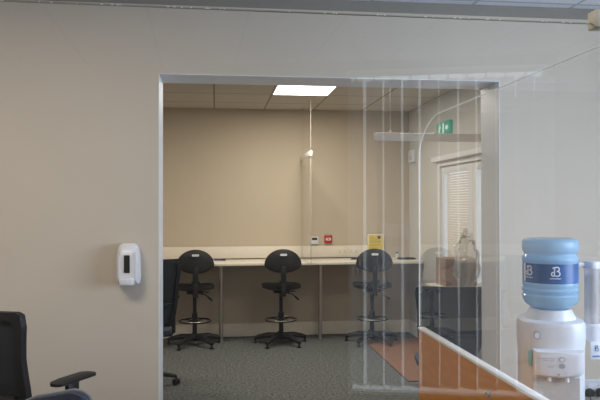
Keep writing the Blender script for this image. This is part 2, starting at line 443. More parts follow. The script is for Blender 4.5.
area('panel_or_fill', (1.2, -.6, CEIL-.02), (0, 0, 0), (.56, .56), 22, (.93, .96, 1))  # added cool fill behind the camera, unseen
area('daylight', (FX1+.3, 1.55, 1.7), (0, math.radians(80), 0), (1.3, 2.1), 152, (.68, .80, 1))

# ---- worktop along the far wall
t = thing('worktop', 'long cream worktop along the far wall on round steel posts', 'worktop', (.5, 7.75, 0))
bm = B(); box(bm, -2.9, XR-.5-.002, -.3, YB-7.75-.002, .897, .927, .004); obj('tabletop', bm, M['top'], t)
for x in (-1.1, .06, 1.212):
    bm = B(); tube(bm, [(x-.5, -.03, .012), (x-.5, -.03, .897)], .024, 20); tube(bm, [(x-.5, -.03, 0), (x-.5, -.03, .014)], .036, 20); tube(bm, [(x-.5, -.03, .885), (x-.5, -.03, .897)], .042, 20)
    obj('leg', bm, M['steel'], t)
# trunking
t = thing('cable_trunking', 'cream dado cable trunking on the wall behind the worktop', 'trunking', (.5, YB, .93))
bm = B(); box(bm, -3.0, 1.35, -.05, -.001, .008, .148, .006); obj('cover', bm, M['trunk'], t)
for x in (1.03, 1.20-.03):
    bm = B(); box(bm, x-.5+.5-.06, x-.5+.5+.06, -.056, -.05, .035, .121, .003); s = obj('socket', bm, M['trunk'], t)
    for q in (-.03, .03):
        bm = B()
        for px, pz in ((-.009, -.01), (.009, -.01), (0, .012)): box(bm, x+q+px-.004, x+q+px+.004, -.0575, -.055, .078+pz-.004, .078+pz+.004)
        obj('pin_holes', bm, M['ink'], s, smooth=False)
# room controller
t = thing('thermostat', 'small white wall controller with a dark display above the trunking', 'thermostat', (1.195, YB, 1.142))
bm = B(); box(bm, -.045, .045, -.022, -.001, -.045, .045, .005); obj('case', bm, M['white_pl'], t)
bm = B(); box(bm, -.036, .03, -.0235, -.021, .006, .036); obj('display', bm, M['lcd'], t, smooth=False)
t = thing('call_point', 'red square fire alarm call point beside the white wall controller', 'fire alarm', (1.362, YB, 1.158))
bm = B(); box(bm, -.048, .048, -.03, -.001, -.048, .048, .006); obj('case', bm, M['red'], t)
bm = B(); prism(bm, rrect(.066, .03, .013), lambda u, v, w: Vector((u, -.031-w, v)), .002); p_ = obj('press_plate', bm, M['paper'], t)
bm = B(); tube(bm, [(0, -.0335, 0), (0, -.0345, 0)], .008, 12)
for s in (-1, 1): prism(bm, [(s*.018, .006), (s*.010, 0), (s*.018, -.006)], lambda u, v, w: Vector((u, -.0335-w, v)), .001)
obj('press_mark', bm, M['blackink'], p_, smooth=False)
# poster
t = thing('notice_card', 'yellow printed notice in a white border standing behind the worktop', 'notice', (1.95, YB-.03, .928))
bm = B(); box(bm, -.102, .102, 0, .005, 0, .288, .001); obj('backing', bm, M['paper'], t)
bm = B(); box(bm, -.088, .088, -.0015, 0, .03, .275); obj('printed_sheet', bm, M['yellow'], t, smooth=False)
bm = B()
random.seed(3)
for z, w in ((.25, .05), (.235, .07), (.215, .11), (.2, .14), (.185, .12), (.16, .13), (.145, .09), (.12, .10), (.1, .06), (.075, .12)):
    x = -.075
    while x < -.075+w:
        l = random.uniform(.008, .024); box(bm, x, x+l, -.0022, -.0015, z-.0025, z+.0025); x += l+.006
obj('print_lines', bm, M['ink'], t, smooth=False)
bm = B(); prism(bm, rrect(.034, .034, .010), lambda u, v, w: Vector((.042+u, -.0016-w, .247+v)), .001); obj('logo', bm, M['blackink'], t, smooth=False)
# pens
for i, (x, y, rz, lab) in enumerate(((-.10, 7.86, .1, 'purple marker pen on the worktop, the left of two'), (.045, 7.85, -.12, 'purple marker pen on the worktop, the right of two'))):
    t = thing('marker_pen', lab, 'pen', (x, y, .928), rz, 'purple pens on the worktop')
    bm = B(); tube(bm, [(-.065, 0, .009), (.03, 0, .009)], .009, 10); obj('barrel', bm, M['purple'], t)
    bm = B(); tube(bm, [(.03, 0, .009), (.068, 0, .009)], .0098, 10); obj('cap', bm, M['blackink'], t)
# small bottle and keyboard, stapler
t = thing('spray_bottle', 'tiny white bottle at the right end of the worktop', 'bottle', (2.17, 7.83, .928))
bm = B(); lathe(bm, [(.018, 0), (.019, .01), (.019, .05), (.008, .062)], n=20); obj('body', bm, M['white_pl'], t)
bm = B(); lathe(bm, [(.009, .062), (.009, .075), (.006, .08)], n=16); box(bm, -.018, .002, -.004, .004, .07, .078); obj('nozzle', bm, M['blackink'], t)
t = thing('keyboard', 'slim dark keyboard at the corner end of the worktop', 'keyboard', (2.24, 7.72, .928), .05)
bm = B(); box(bm, -.09, .11, -.06, .06, 0, .016, .004); obj('case', bm, M['black'], t)
bm = B()
for r in range(4):
    for q in range(9): box(bm, -.08+q*.02, -.063+q*.02, -.05+r*.025, -.03+r*.025, .016, .02, .0015, seg=1)
obj('keys', bm, M['black'], t, kind='stuff')
t = thing('stapler', 'flat dark stapler beside the third stool back on the worktop', 'stapler', (1.66, 7.78, .928), .05)
bm = B(); box(bm, -.07, .05, -.014, .014, 0, .008, .002); obj('base', bm, M['black'], t)
bm = B(); box(bm, -.065, .05, -.011, .011, .010, .020, .004, mat=Matrix.Rotation(math.radians(-3), 4, 'Y')); obj('arm', bm, M['black'], t)

# white box in corner on right wall
t = thing('wall_sensor', 'small white box high on the side wall by the far corner', 'sensor', (XR, 7.86, 2.165))
bm = B(); box(bm, -.035, -.001, -.10, .10, -.075, .075, .006); obj('case', bm, M['white_pl'], t)
bm = B(); box(bm, -.038, -.034, -.05, .05, -.045, .0, .001); obj('grille', bm, M['cabinet'], t)

# exit sign
t = thing('exit_sign', 'green emergency exit sign with white running figure over the doors', 'exit sign', (XR, 6.7, 2.37))
bm = B(); box(bm, -.035, -.001, -.20, .20, -.062, .068, .004); obj('case', bm, M['green'], t)
def sg(u, v, w): return Vector((-.0355-w, -u, v))     # u to the right as seen from the room
bm = B()
def seg(p, q, r):
    p, q = Vector(p), Vector(q); dd = (q-p).normalized(); nn = Vector((-dd.y, dd.x))*r
    prism(bm, [tuple(p+nn), tuple(p-nn), tuple(q-nn), tuple(q+nn)], sg, .001)
prism(bm, [(-.085+.011*math.cos(a*PI/6), .04+.011*math.sin(a*PI/6)) for a in range(12)], sg, .001)
seg((-.088, .028), (-.105, -.005), .009); seg((-.105, -.005), (-.085, -.022), .006); seg((-.085, -.022), (-.10, -.048), .005)
seg((-.105, -.005), (-.125, -.025), .006); seg((-.125, -.025), (-.15, -.03), .005)
seg((-.088, .024), (-.065, .005), .0045); seg((-.065, .005), (-.05, .012), .004); seg((-.09, .024), (-.118, .015), .0045); seg((-.118, .015), (-.125, -.003), .004)
prism(bm, [(-.01, -.05), (.035, -.05), (.035, .052), (-.01, .052)], sg, .001)
prism(bm, [(.075, .018), (.12, .018), (.12, .035), (.165, .0), (.12, -.035), (.12, -.018), (.075, -.018)], sg, .001)
obj('pictogram', bm, M['signwhite'], t, smooth=False)

# ---------------------------------------------------------------- hung acrylic screens in the back room
t = thing('hanging_screen', 'clear hanging acrylic divider over the worktop on a short white bar', 'screen', (1.03, 7.2, 2.11))
bm = B(); box(bm, -.014, .014, -.02, .80, 0, .055, .003); obj('top_bar', bm, M['sign_grey'], t)
bm = B(); box(bm, -.003, .003, 0, .78, -1.18, 0); obj('acrylic_sheet', bm, M['acrylic_back'], t, smooth=False)
bm = B(); box(bm, -.0035, .0035, -.003, 0, -1.18, 0); obj('sheet_edge', bm, M['edge_dull'], t, smooth=False)
bm = B(); box(bm, -.0035, .0035, .78, .783, -1.18, 0); obj('sheet_edge', bm, M['edge_dull'], t, smooth=False)
for y in (.0, .72):
    bm = B(); tube(bm, [(0, y, .055), (0, y, CEIL-2.11)], .0022, 6); obj('suspension_wire', bm, M['edge_dull'], t)
    bm = B(); tube(bm, [(0, y, CEIL-2.11-.008), (0, y, CEIL-2.11)], .018, 14); obj('ceiling_hook', bm, M['trunk'], t)
t = thing('hanging_screen', 'wide clear hanging acrylic screen just beyond the wall opening, white bar on top', 'screen', (1.11, 4.6, 2.025))
bm = B(); box(bm, 0, 1.10, -.014, .014, 0, .056, .003); obj('top_bar', bm, M['sign_grey'], t)
bm = B(); box(bm, .02, 1.08, -.003, .003, -1.10, 0); obj('acrylic_sheet', bm, M['acrylic'], t, smooth=False)
for x in (.117, .98):
    bm = B(); tube(bm, [(x, 0, .056), (x, 0, CEIL-2.025)], .0022, 6); obj('suspension_wire', bm, M['trunk'], t)
    bm = B(); torus(bm, (x, 0, .07), .008, .002, 14, 6); box(bm, x-.006, x+.006, -.008, .008, .055, .062); obj('clip', bm, M['trunk'], t)

# ---------------------------------------------------------------- draughting stools
def make_stool():
    t = thing('drafting_stool', '', 'stool', (0, 0, 0), 0, 'black drafting stools at the worktop')
    # +Y is the way the sitter faces; backrest on -Y
    o = []
    for k in range(25):
        a = PI*k/24; o.append((.205*math.cos(a), .02+.175*math.sin(a)))
    for k in range(1, 24):
        a = PI + PI*k/24; o.append((.205*math.cos(a)*(1-.12*math.sin(PI*k/24)), .02+.085*math.sin(a)))
    bm = B()
    slab(bm, o, .03, lambda u, v, w: Vector((u, -.265 + 1.1*u*u - w + .015*(v*v)/.02, .895+v)), 6)
    bk = obj('backrest', bm, M['black_fab'], t)
    bm = B(); prism(bm, rrect(.078, .024, .011), lambda u, v, w: Vector((u, -.294-w, 1.03+v)), .006); obj('handle_slot', bm, M['white_pl'], bk, label='white oval grip slot')
    bm = B(); box(bm, -.03, .03, -.315, -.285, .72, .90, .008)
    box(bm, -.028, .028, -.31, -.0, .575, .595, .004); box(bm, -.026, .026, -.315, -.295, .58, .74, .004)
    tube(bm, [(-.045, -.30, .735), (.045, -.30, .735)], .014, 12)
    obj('back_bracket', bm, M['black'], t)
    bm = B()
    slab(bm, rrect(.43, .40, .10, 7), .055, lambda u, v, w: Vector((u, v, .625+w + .25*u*u - .06*v*max(v, 0)*3)), 5)
    obj('seat', bm, M['black_fab'], t)
    bm = B(); box(bm, -.09, .09, -.1, .1, .585, .625, .01); tube(bm, [(0, 0, .10), (0, 0, .36)], .026, 18); tube(bm, [(0, 0, .36), (0, 0, .6)], .020, 18); tube(bm, [(0, 0, .30), (0, 0, .36)], .032, 18)
    obj('column', bm, M['black'], t)
    bm = B(); tube(bm, [(.04, -.05, .59), (.12, -.08, .57), (.17, -.10, .53)], .006, 8); tube(bm, [(.15, -.09, .545), (.19, -.11, .51)], .011, 8)
    tube(bm, [(.04, -.02, .60), (.16, -.03, .595)], .006, 8); obj('lever', bm, M['black'], t)
    bm = B(); torus(bm, (0, 0, .275), .175, .009); torus(bm, (0, 0, .275), .03, .012, 20)
    for k in range(4):
        a = PI/4 + k*PI/2; tube(bm, [(.03*math.cos(a), .03*math.sin(a), .275), (.175*math.cos(a), .175*math.sin(a), .275)], .006, 8)
    obj('foot_ring', bm, M['black'], t)
    bm = B(); torus(bm, (0, 0, .284), .175, .0035, 40, 6); obj('ring_cap', bm, M['steel'], t)
    bm = B(); tube(bm, [(0, 0, .055), (0, 0, .12)], .04, 18)
    for k in range(5):
        a = -PI/2 + .63 + k*2*PI/5; ca, sa = math.cos(a), math.sin(a)
        tube(bm, [(.02*ca, .02*sa, .095), (.15*ca, .15*sa, .095), (.26*ca, .26*sa, .073), (.31*ca, .31*sa, .055)], .02, 8, radii=[.034, .032, .026, .02])
    obj('base', bm, M['black'], t)
    for k in range(5):
        a = -PI/2 + .63 + k*2*PI/5
        bm = B(); x, y = .30*math.cos(a), .30*math.sin(a); lathe(bm, [(.019, 0), (.024, .006), (.024, .016), (.011, .022), (.011, .056)], (x, y), 14); obj('glide', bm, M['black'], t)
    return t
s0 = make_stool()
GS = 'black drafting stools at the worktop'
s0.location = (-.235, 7.60, 0); s0.rotation_euler = (0, 0, .06); s0['label'] = 'black drafting stool, left of the steel posts at the worktop, beside the purple pens'
dup(s0, (.735, 7.55, 0), .0, 'middle black drafting stool at the worktop, between the two steel posts', GS)
dup(s0, (1.775, 7.48, 0), -.12, 'black drafting stool at the worktop in front of the yellow notice', GS)

# ---------------------------------------------------------------- office chairs
def make_office_chair():
    t = thing('office_chair', '', 'chair', (0, 0, 0), 0)
    def back(u, v, w): return Vector((u, -.24 + .5*u*u - .10*v - .06*math.sin(v*3.2) - w, .54+v))
    o = []
    prof = [(.20, 0), (.238, .10), (.25, .25), (.252, .38), (.268, .52), (.262, .570), (.24, .582)]
    outer = [(x, z) for x, z in prof] + [(-x, z) for x, z in prof[::-1]]
    n = len(outer)
    inner = [(x*.86, .28+(z-.28)*.88) for x, z in outer]
    bm = B()
    # curved frame ring between outer and inner outline, subdivided
    def dens(o_):
        r = []
        for i in range(len(o_)):
            a, b_ = o_[i], o_[(i+1) % len(o_)]
            for k in range(5): r.append((a[0]+(b_[0]-a[0])*k/5, a[1]+(b_[1]-a[1])*k/5))
        return r
    O, I = dens(outer), dens(inner); n = len(O)
    vo0 = [bm.verts.new(back(u, v, -.012)) for u, v in O]; vi0 = [bm.verts.new(back(u, v, -.012)) for u, v in I]
    vo1 = [bm.verts.new(back(u, v, .018)) for u, v in O]; vi1 = [bm.verts.new(back(u, v, .018)) for u, v in I]
    for k in range(n):
        j = (k+1) % n
        for q in ((vo0[k], vo0[j], vi0[j], vi0[k]), (vo1[k], vi1[k], vi1[j], vo1[j]), (vo0[k], vo1[k], vo1[j], vo0[j]), (vi0[k], vi0[j], vi1[j], vi1[k])): bm.faces.new(q)
    f = obj('backrest_frame', bm, M['black'], t)
    bm = B(); slab(bm, dens(inner), .004, lambda u, v, w: back(u, v, w), 5, (0, .28)); obj('mesh_panel', bm, M['meshf'], f)
    bm = B()
    for a in range(-9, 9):
        pass
    tube(bm, [back(u/10*.19, .20, .012) for u in range(-10, 11)], .014, 8)
    tube(bm, [back(0, v/10, .03) for v in range(0, 3)], .02, 8)
    obj('lumbar_bar', bm, M['black'], f)
    bm = B(); tube(bm, [(0, -.02, .43), (0, -.22, .42), (0, -.30, .48), (0, -.285, .60)], .022, 10); obj('back_arm', bm, M['black'], t)
    bm = B(); slab(bm, rrect(.48, .46, .12, 7), .07, lambda u, v, w: Vector((u, .02+v, .44+w + .12*u*u - .25*max(v-.1, 0)**2)), 5); obj('seat', bm, M['navy_fab'], t)
    bm = B(); box(bm, -.11, .11, -.12, .12, .40, .445, .01); tube(bm, [(0, 0, .1), (0, 0, .26)], .028, 16); tube(bm, [(0, 0, .26), (0, 0, .42)], .017, 16); obj('column', bm, M['black'], t)
    for s in (-1, 1):
        bm = B()
        tube(bm, [(s*.10, -.04, .43), (s*.25, -.04, .43), (s*.268, -.04, .46)], .014, 8)
        box(bm, s*.268-.012, s*.268+.012, -.075, -.005, .45, .77, .005)
        a = obj('armrest', bm, M['black'], t)
        bm = B(); slab(bm, rrect(.075, .25, .03, 5), .026, lambda u, v, w: Vector((s*.268+u, -.03+v, .765+w-.25*v*v)), 3); obj('arm_pad', bm, M['black'], a)
    bm = B(); tube(bm, [(0, 0, .07), (0, 0, .13)], .038, 18)
    for k in range(5):
        a = PI/2 + k*2*PI/5; ca, sa = math.cos(a), math.sin(a)
        tube(bm, [(.02*ca, .02*sa, .11), (.16*ca, .16*sa, .10), (.30*ca, .30*sa, .075)], .02, 8, radii=[.026, .022, .016])
    obj('base', bm, M['black'], t)
    for k in range(5):
        a = PI/2 + k*2*PI/5; x, y = .295*math.cos(a), .295*math.sin(a)
        bm = B(); q = a+.9; dx, dy = math.cos(q), math.sin(q)
        for s in (-1, 1): tube(bm, [(x+dx*.008*s, y+dy*.008*s, .027), (x+dx*.022*s, y+dy*.022*s, .027)], .027, 16)
        tube(bm, [(x, y, .027), (x, y, .075)], .008, 8); obj('castor', bm, M['black'], t)
    return t
c0 = make_office_chair()
c0.location = (-.86, 3.34, 0); c0.rotation_euler = (0, 0, -.55)
c0['label'] = 'black mesh back office chair with T shaped armrest against the near wall'
cl_ = dup(c0, (-.64, 5.95, 0), .30, 'black office chair half hidden behind the left edge of the opening')
for q in cl_.children:
    if q.name.startswith(('base', 'castor')): q.rotation_euler = (0, 0, -.30-PI/2+.0)
cr_ = dup(c0, (1.67, 4.72, 0), -.22, 'black office chair behind the orange wooden partition inside the far room')

cr_.scale = (.9, .9, .9); cr_['label'] = 'armless black office chair behind the orange wooden partition inside the far room'
for q in list(cr_.children):
    if q.name.startswith('armrest'):
        for g in list(q.children): bpy.data.objects.remove(g)
        bpy.data.objects.remove(q)
# navy padded chair, top of its back just in view
t = thing('padded_chair', 'navy padded chair back with grey piping at the bottom edge of the view', 'chair', (-.55, 2.52, 0), -.30)
o = []
for k in range(13): a = PI*k/12; o.append((.0, 0))
def pb(u, v, w): return Vector((u, -.2+.5*u*u-.12*(v-.2)-w, .708+v))
ol = [(-.19, -.02), (.19, -.02), (.215, .10), (.20, .215)]
ol += [(.20-.05*(1-math.cos(a*PI/8)), .215+.035*math.sin(a*PI/8)) for a in range(1, 5)]
ol += [(.02, .225), (-.08, .18), (-.15, .13), (-.20, .09), (-.21, .05)]
bm = B(); slab(bm, ol, .05, pb, 5, (0, .1)); bk = obj('backrest', bm, M['navy_fab'], t)
bm = B(); tube(bm, [pb(u, v, -.0) for u, v in ol[2:] ], .006, 6); obj('piping', bm, M['grey_pipe'], bk, label='grey piping')
bm = B(); slab(bm, rrect(.46, .44, .09, 6), .06, lambda u, v, w: Vector((u, .03+v, .42+w)), 4); obj('seat', bm, M['navy_fab'], t)
for sx in (-1, 1):
    for sy in (-1, 1):
        bm = B(); tube(bm, [(sx*.19, .03+sy*.17, .425), (sx*.22, .03+sy*.21, 0)], .012, 10); obj('leg', bm, M['black'], t)
bm = B(); box(bm, -.2, .2, -.16, .2, .405, .425); obj('seat_frame', bm, M['black'], t)

# ---------------------------------------------------------------- reception partition and its screen
PX = 1.145
t = thing('reception_partition', 'low orange wood partition with white top edge between seating and water cooler', 'partition', (PX, 2.6, 0))
bm = B(); box(bm, -.016, .016, -1.0, 1.035, .04, .872, .001, seg=1); obj('wood_panel', bm, M['wood'], t, smooth=False)
bm = B(); box(bm, -.019, .019, -1.0, 1.04, .872, .886, .003); obj('top_edging', bm, M['edge'], t)
bm = B(); box(bm, -.02, .02, -1.0, 1.035, 0, .04); obj('plinth', bm, M['edge'], t, smooth=False)
bm = B(); tube(bm, [(-.016, .06, .785), (-.020, .06, .785)], .016, 20); tube(bm, [(-.020, .06, .785), (-.03, .06, .785)], .008, 14); obj('fixing_knob', bm, M['chrome'], t, label='round metal fixing')
# dowel cap nearer the far end
bm = B(); tube(bm, [(-.016, .98, .80), (-.019, .98, .80)], .012, 16); obj('fixing_cap', bm, M['wood_top'], t)

t = thing('partition_screen', 'clear acrylic screen with a rounded top corner standing on the wooden partition', 'screen', (PX, 2.6, .886))
R = .36; top = 2.045-.886
pts = [(-1.0, 0), (1.07, 0)] + [(1.07-R+R*math.cos(a*PI/28), top-R*.62+R*.62*math.sin(a*PI/28)) for a in range(0, 15)] + [(-1.0, top)]
bm = B(); prism(bm, pts, lambda u, v, w: Vector((w-.002, u, v)), .004); obj('acrylic_sheet', bm, M['acrylic'], t, smooth=False)
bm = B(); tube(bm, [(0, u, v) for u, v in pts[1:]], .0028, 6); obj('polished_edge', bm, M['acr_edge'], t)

# ---------------------------------------------------------------- the large clear screen nearest to the camera
SY = 1.0; SPH = math.radians(.8)
t = thing('reception_screen', 'large clear acrylic sheet hung across the view in front of the wall', 'screen', (0, SY, 0), SPH)
stop = 1.861
bm = B(); box(bm, -1.5, .66, 0, .004, .95, stop); obj('acrylic_sheet', bm, M['acrylic_big'], t, smooth=False)
bm = B(); box(bm, -1.5, .66, 0, .004, stop, stop+.0016); obj('polished_edge', bm, M['edge_dull'], t, smooth=False)
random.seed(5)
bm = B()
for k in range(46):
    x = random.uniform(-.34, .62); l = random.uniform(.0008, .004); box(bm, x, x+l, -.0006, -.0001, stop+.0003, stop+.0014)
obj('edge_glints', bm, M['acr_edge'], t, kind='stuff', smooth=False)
for x in (.611, -1.2):
    bm = B(); box(bm, x-.006, x+.02, -.012, .016, stop-.008, stop+.022, .003); b_ = obj('clamp', bm, M['cream_pl'], t)
    bm = B(); tube(bm, [(x+.007, -.013, stop+.005), (x+.007, -.016, stop+.005)], .004, 12); obj('screw', bm, M['steel'], b_)
    bm = B(); tube(bm, [(x+.012, .002, stop+.02), (x+.012, .002, CEIL)], .0012, 6); obj('suspension_wire', bm, M['steel'], t)

# ---------------------------------------------------------------- soap dispenser
t = thing('hand_dispenser', 'white hand gel dispenser with dark level window on the near wall', 'dispenser', (-.465, YF0, 1.152))
def dsp(u, v, w): return Vector((u, -.001-w, v))
bm = B(); slab(bm, [(-.060, .0), (.060, .0), (.066, .03), (.064, .15), (.058, .185), (.048, .205), (.03, .215), (-.03, .215), (-.048, .205), (-.058, .185), (-.064, .15), (-.066, .03)], .095, lambda u, v, w: Vector((u*(1-.12*w/.095), -.001-w+.18*max(v-.15, 0)*w/.095*1.5, v)), 4, (0, .1)); obj('cover', bm, M['disp_pl'], t)
bm = B(); prism(bm, rrect(.030, .094, .004, 3, -.002, .108), lambda u, v, w: Vector((u, -.097-w, v)), .003); obj('level_window', bm, M['dark_win'], t, label='dark level window')
bm = B(); box(bm, -.042, .036, -.108, -.06, -.004, .030, .006); obj('push_bar', bm, M['white_pl'], t)
bm = B(); tube(bm, [(0, -.05, -.006), (0, -.05, .01)], .010, 12); obj('nozzle', bm, M['cabinet'], t)
bm = B()
box(bm, -.046, -.043, -.098, -.0955, .03, .17); obj('cover_rib', bm, M['white_pl'], t, smooth=False)
bm = B(); box(bm, .040, .043, -.098, -.0955, .03, .17); obj('cover_rib', bm, M['white_pl'], t, smooth=False)

# ---------------------------------------------------------------- water cooler
t = thing('water_cooler', 'white upright water cooler standing by the wall right of the partition', 'water cooler', (1.655, 3.15, 0), -.32)
bm = B()
lathe(bm, [(.152, .0), (.154, .01), (.154, .86), (.158, .90), (.158, .985), (.153, 1.0), (.138, 1.008), (.02, 1.010)], n=64, power=2.6)
bdy = obj('body', bm, M['white_pl'], t)
bm = B(); lathe(bm, [(.122, 1.006), (.119, 1.016), (.108, 1.036), (.100, 1.052), (.092, 1.056), (.085, 1.050), (.06, 1.045)], n=40); obj('collar', bm, M['white_pl'], t)
# front control bulge (front is -Y)
def fr(u, v, w): return Vector((u, -.152-w+.9*u*u, v))
bm = B()
cp = [(-.106, .882), (.126, .882), (.126, .80), (.120, .772), (.10, .760), (.05, .752), (-.05, .752), (-.10, .756), (-.106, .768)]
slab(bm, cp, .045, fr, 6, (0, .82)); cpn = obj('control_panel', bm, M['white_pl'], t)
bm = B()
box(bm, -.108, .108, -.157, -.148, .18, .75, .003)
obj('dispensing_recess', bm, M['cabinet'], t, smooth=False)
bm = B(); box(bm, -.10, .10, -.20, -.15, .38, .395, .004); obj('drip_tray', bm, M['grey_txt'], t)
for x in (-.035, .045):
    bm = B(); tube(bm, [(x, -.178, .758), (x, -.178, .735)], .010, 12); obj('tap', bm, M['white_pl'], t)
bm = B(); box(bm, -.124, -.108, -.160, -.135, .80, .872, .003); obj('side_tab', bm, M['teal'], t, label='teal strip')
bm = B()
random.seed(9)
for z, a, b_ in ((.845, -.08, -.02), (.835, -.07, -.02), (.81, -.04, -.015), (.804, -.045, -.02)):
    x = a
    while x < b_:
        l = random.uniform(.004, .010); prism(bm, [(x, z-.0015), (x+l, z-.0015), (x+l, z+.0015), (x, z+.0015)], lambda u, v, w: fr(u, v, .0445+w), .0012); x += l+.003
for z in (.842, .812):
    prism(bm, [(.02+.015*math.cos(a*PI/8), z+.0125*math.sin(a*PI/8)) for a in range(16)], lambda u, v, w: fr(u, v, .0445+w), .001)
prism(bm, [(.0, .768), (.01, .768), (.01, .776), (.0, .776)], lambda u, v, w: fr(u, v, .0445+w), .0012)
obj('control_marks', bm, M['grey_txt'], cpn, smooth=False)
bm = B()
prism(bm, [(.02+.011*math.cos(a*PI/8), .842+.009*math.sin(a*PI/8)) for a in range(16)], lambda u, v, w: fr(u, v, .0455+w), .001)
obj('button', bm, M['white_pl'], cpn, smooth=False)
# left side emblem square (on -X side, seen through the sheet)
bm = B(); prism(bm, rrect(.03, .036, .008, 4), lambda u, v, w: Vector((-.085+u, -.150-w, .945+v)), .006); sp_ = obj('side_badge', bm, M['grey_txt'], t, smooth=False)
bm = B(); prism(bm, rrect(.020, .024, .005, 4), lambda u, v, w: Vector((-.085+u, -.1555-w, .945+v)), .002); obj('badge_centre', bm, M['white_pl'], sp_, smooth=False)

# bottle
t = thing('water_bottle', 'big blue water bottle with dark blue label upside down on the cooler', 'bottle', (1.657, 3.15, 1.03), -.32)
bp = [(.030, .016), (.060, .020), (.078, .024), (.098, .034), (.120, .050), (.131, .070), (.1345, .092), (.128, .100), (.128, .104), (.134, .112), (.1345, .122), (.128, .131), (.128, .136), (.133, .145), (.133, .150),
      (.131, .156), (.131, .257), (.134, .262), (.1345, .276), (.130, .284), (.124, .292), (.124, .300), (.130, .308), (.1345, .316), (.1345, .350), (.131, .362), (.124, .369), (.104, .374), (.05, .372), (.0002, .370)]
bm = B(); lathe(bm, bp, n=64); bo = obj('bottle_shell', bm, M['bottle'], t)
bm = B()
n = 64; rr = .1322
v0 = []; v1 = []
for k in range(n+1):
    a = 2*PI*k/n
    v0.append(bm.verts.new((rr*math.cos(a), rr*math.sin(a), .158))); v1.append(bm.verts.new((rr*math.cos(a), rr*math.sin(a), .253)))
for k in range(n): bm.faces.new((v0[k], v0[k+1], v1[k+1], v1[k]))
lb = obj('label_band', bm, M['labelblue'], t)
def lab_fn(az):
    def fn(u, v, w):
        a = az + u/rr; return Vector(((rr+.0006+w)*math.cos(a), (rr+.0006+w)*math.sin(a), .212+v))
    return fn
def emblem(az):
    bm = B(); fn = lab_fn(az)
    def stroke(pts, r=.0028):
        for i in range(len(pts)-1):
            p, q = Vector(pts[i]), Vector(pts[i+1]); dd = (q-p).normalized(); nn = Vector((-dd.y, dd.x))*r; p2 = p-dd*r*.5; q2 = q+dd*r*.5
            prism(bm, [tuple(p2+nn), tuple(p2-nn), tuple(q2-nn), tuple(q2+nn)], fn, .0008)
    arc = lambda cx, cy, rx, ry, a0, a1, n=12: [(cx+rx*math.cos(math.radians(a0+(a1-a0)*k/n)), cy+ry*math.sin(math.radians(a0+(a1-a0)*k/n))) for k in range(n+1)]
    stroke(arc(.006, .018, .011, .010, 200, -90)); stroke(arc(.006, -.004, .014, .012, 90, -150))
    stroke([(-.004, .022), (-.006, -.014)], .0024)
    stroke(arc(-.006, .020, .006, .006, 30, 180)); stroke(arc(-.010, -.006, .009, .009, 60, 300))
    x = -.026; random.seed(4)
    while x < .026:
        l = random.uniform(.003, .006); stroke([(x, -.028+random.uniform(-.001, .001)), (x+l, -.028+random.uniform(-.002, .002))], .0018); x += l+.002
    return obj('emblem', bm, M['logo'], lb, smooth=False)
emblem(-PI/2+.32-.30); emblem(-PI/2+.32-1.32)
bm = B()
for z, w_ in ((.0, 0),):
    fn = lab_fn(-PI/2+.32-1.6)
    prism(bm, [(-.01, -.05), (.01, -.05), (.01, .04), (-.01, .04)], fn, .0006)
obj('label_seam', bm, M['logo'], lb, smooth=False)

# cup dispenser
t = thing('cup_dispenser', 'clear tube cup dispenser with white holder fixed beside the cooler', 'cup dispenser', (1.865, 3.13, 0))
bm = B(); lathe(bm, [(.0345, .955), (.0345, 1.255)], n=28); obj('tube', bm, M['cup'], t)
bm = B(); lathe(bm, [(.039, 1.252), (.040, 1.256), (.040, 1.282), (.036, 1.288)], n=28); box(bm, -.12, -.02, -.01, .01, 1.262, 1.28, .003); obj('cap', bm, M['white_pl'], t)
bm = B(); lathe(bm, [(.030, .888), (.041, .892), (.043, .972), (.038, .978)], n=28); box(bm, -.06, -.02, -.02, .02, .90, .97, .003); obj('holder', bm, M['white_pl'], t)
bm = B(); box(bm, -.030, .022, -.040, -.034, .805, .895, .003); sg_ = obj('tag_plate', bm, M['white_pl'], t)
bm = B()
def tf(u, v, w): return Vector((-.002+u, -.041-w, .86+v))
def ringp(cx, cy, r, r2, n=14):
    for k in range(n):
        a, b_ = 2*PI*k/n, 2*PI*(k+1)/n
        prism(bm, [(cx+r*math.cos(a), cy+r*math.sin(a)), (cx+r*math.cos(b_), cy+r*math.sin(b_)), (cx+r2*math.cos(b_), cy+r2*math.sin(b_)), (cx+r2*math.cos(a), cy+r2*math.sin(a))], tf, .001)
ringp(.003, .008, .0075, .0045); ringp(.004, -.006, .009, .006); prism(bm, [(-.007, -.014), (-.003, -.014), (-.003, .014), (-.007, .014)], tf, .001)
prism(bm, [(-.02, -.042), (.018, -.042), (.018, -.035), (-.02, -.035)], tf, .001)
obj('emblem', bm, M['labelblue'], sg_, smooth=False)
bm = B()
for k in range(14): lathe(bm, [(.020, .985+k*.016), (.030, 1.05+k*.016)] if k < 1 else [(.029, 1.034+k*.014), (.0305, 1.040+k*.014)], n=24)
obj('paper_cups', bm, M['paper'], t, kind='stuff')

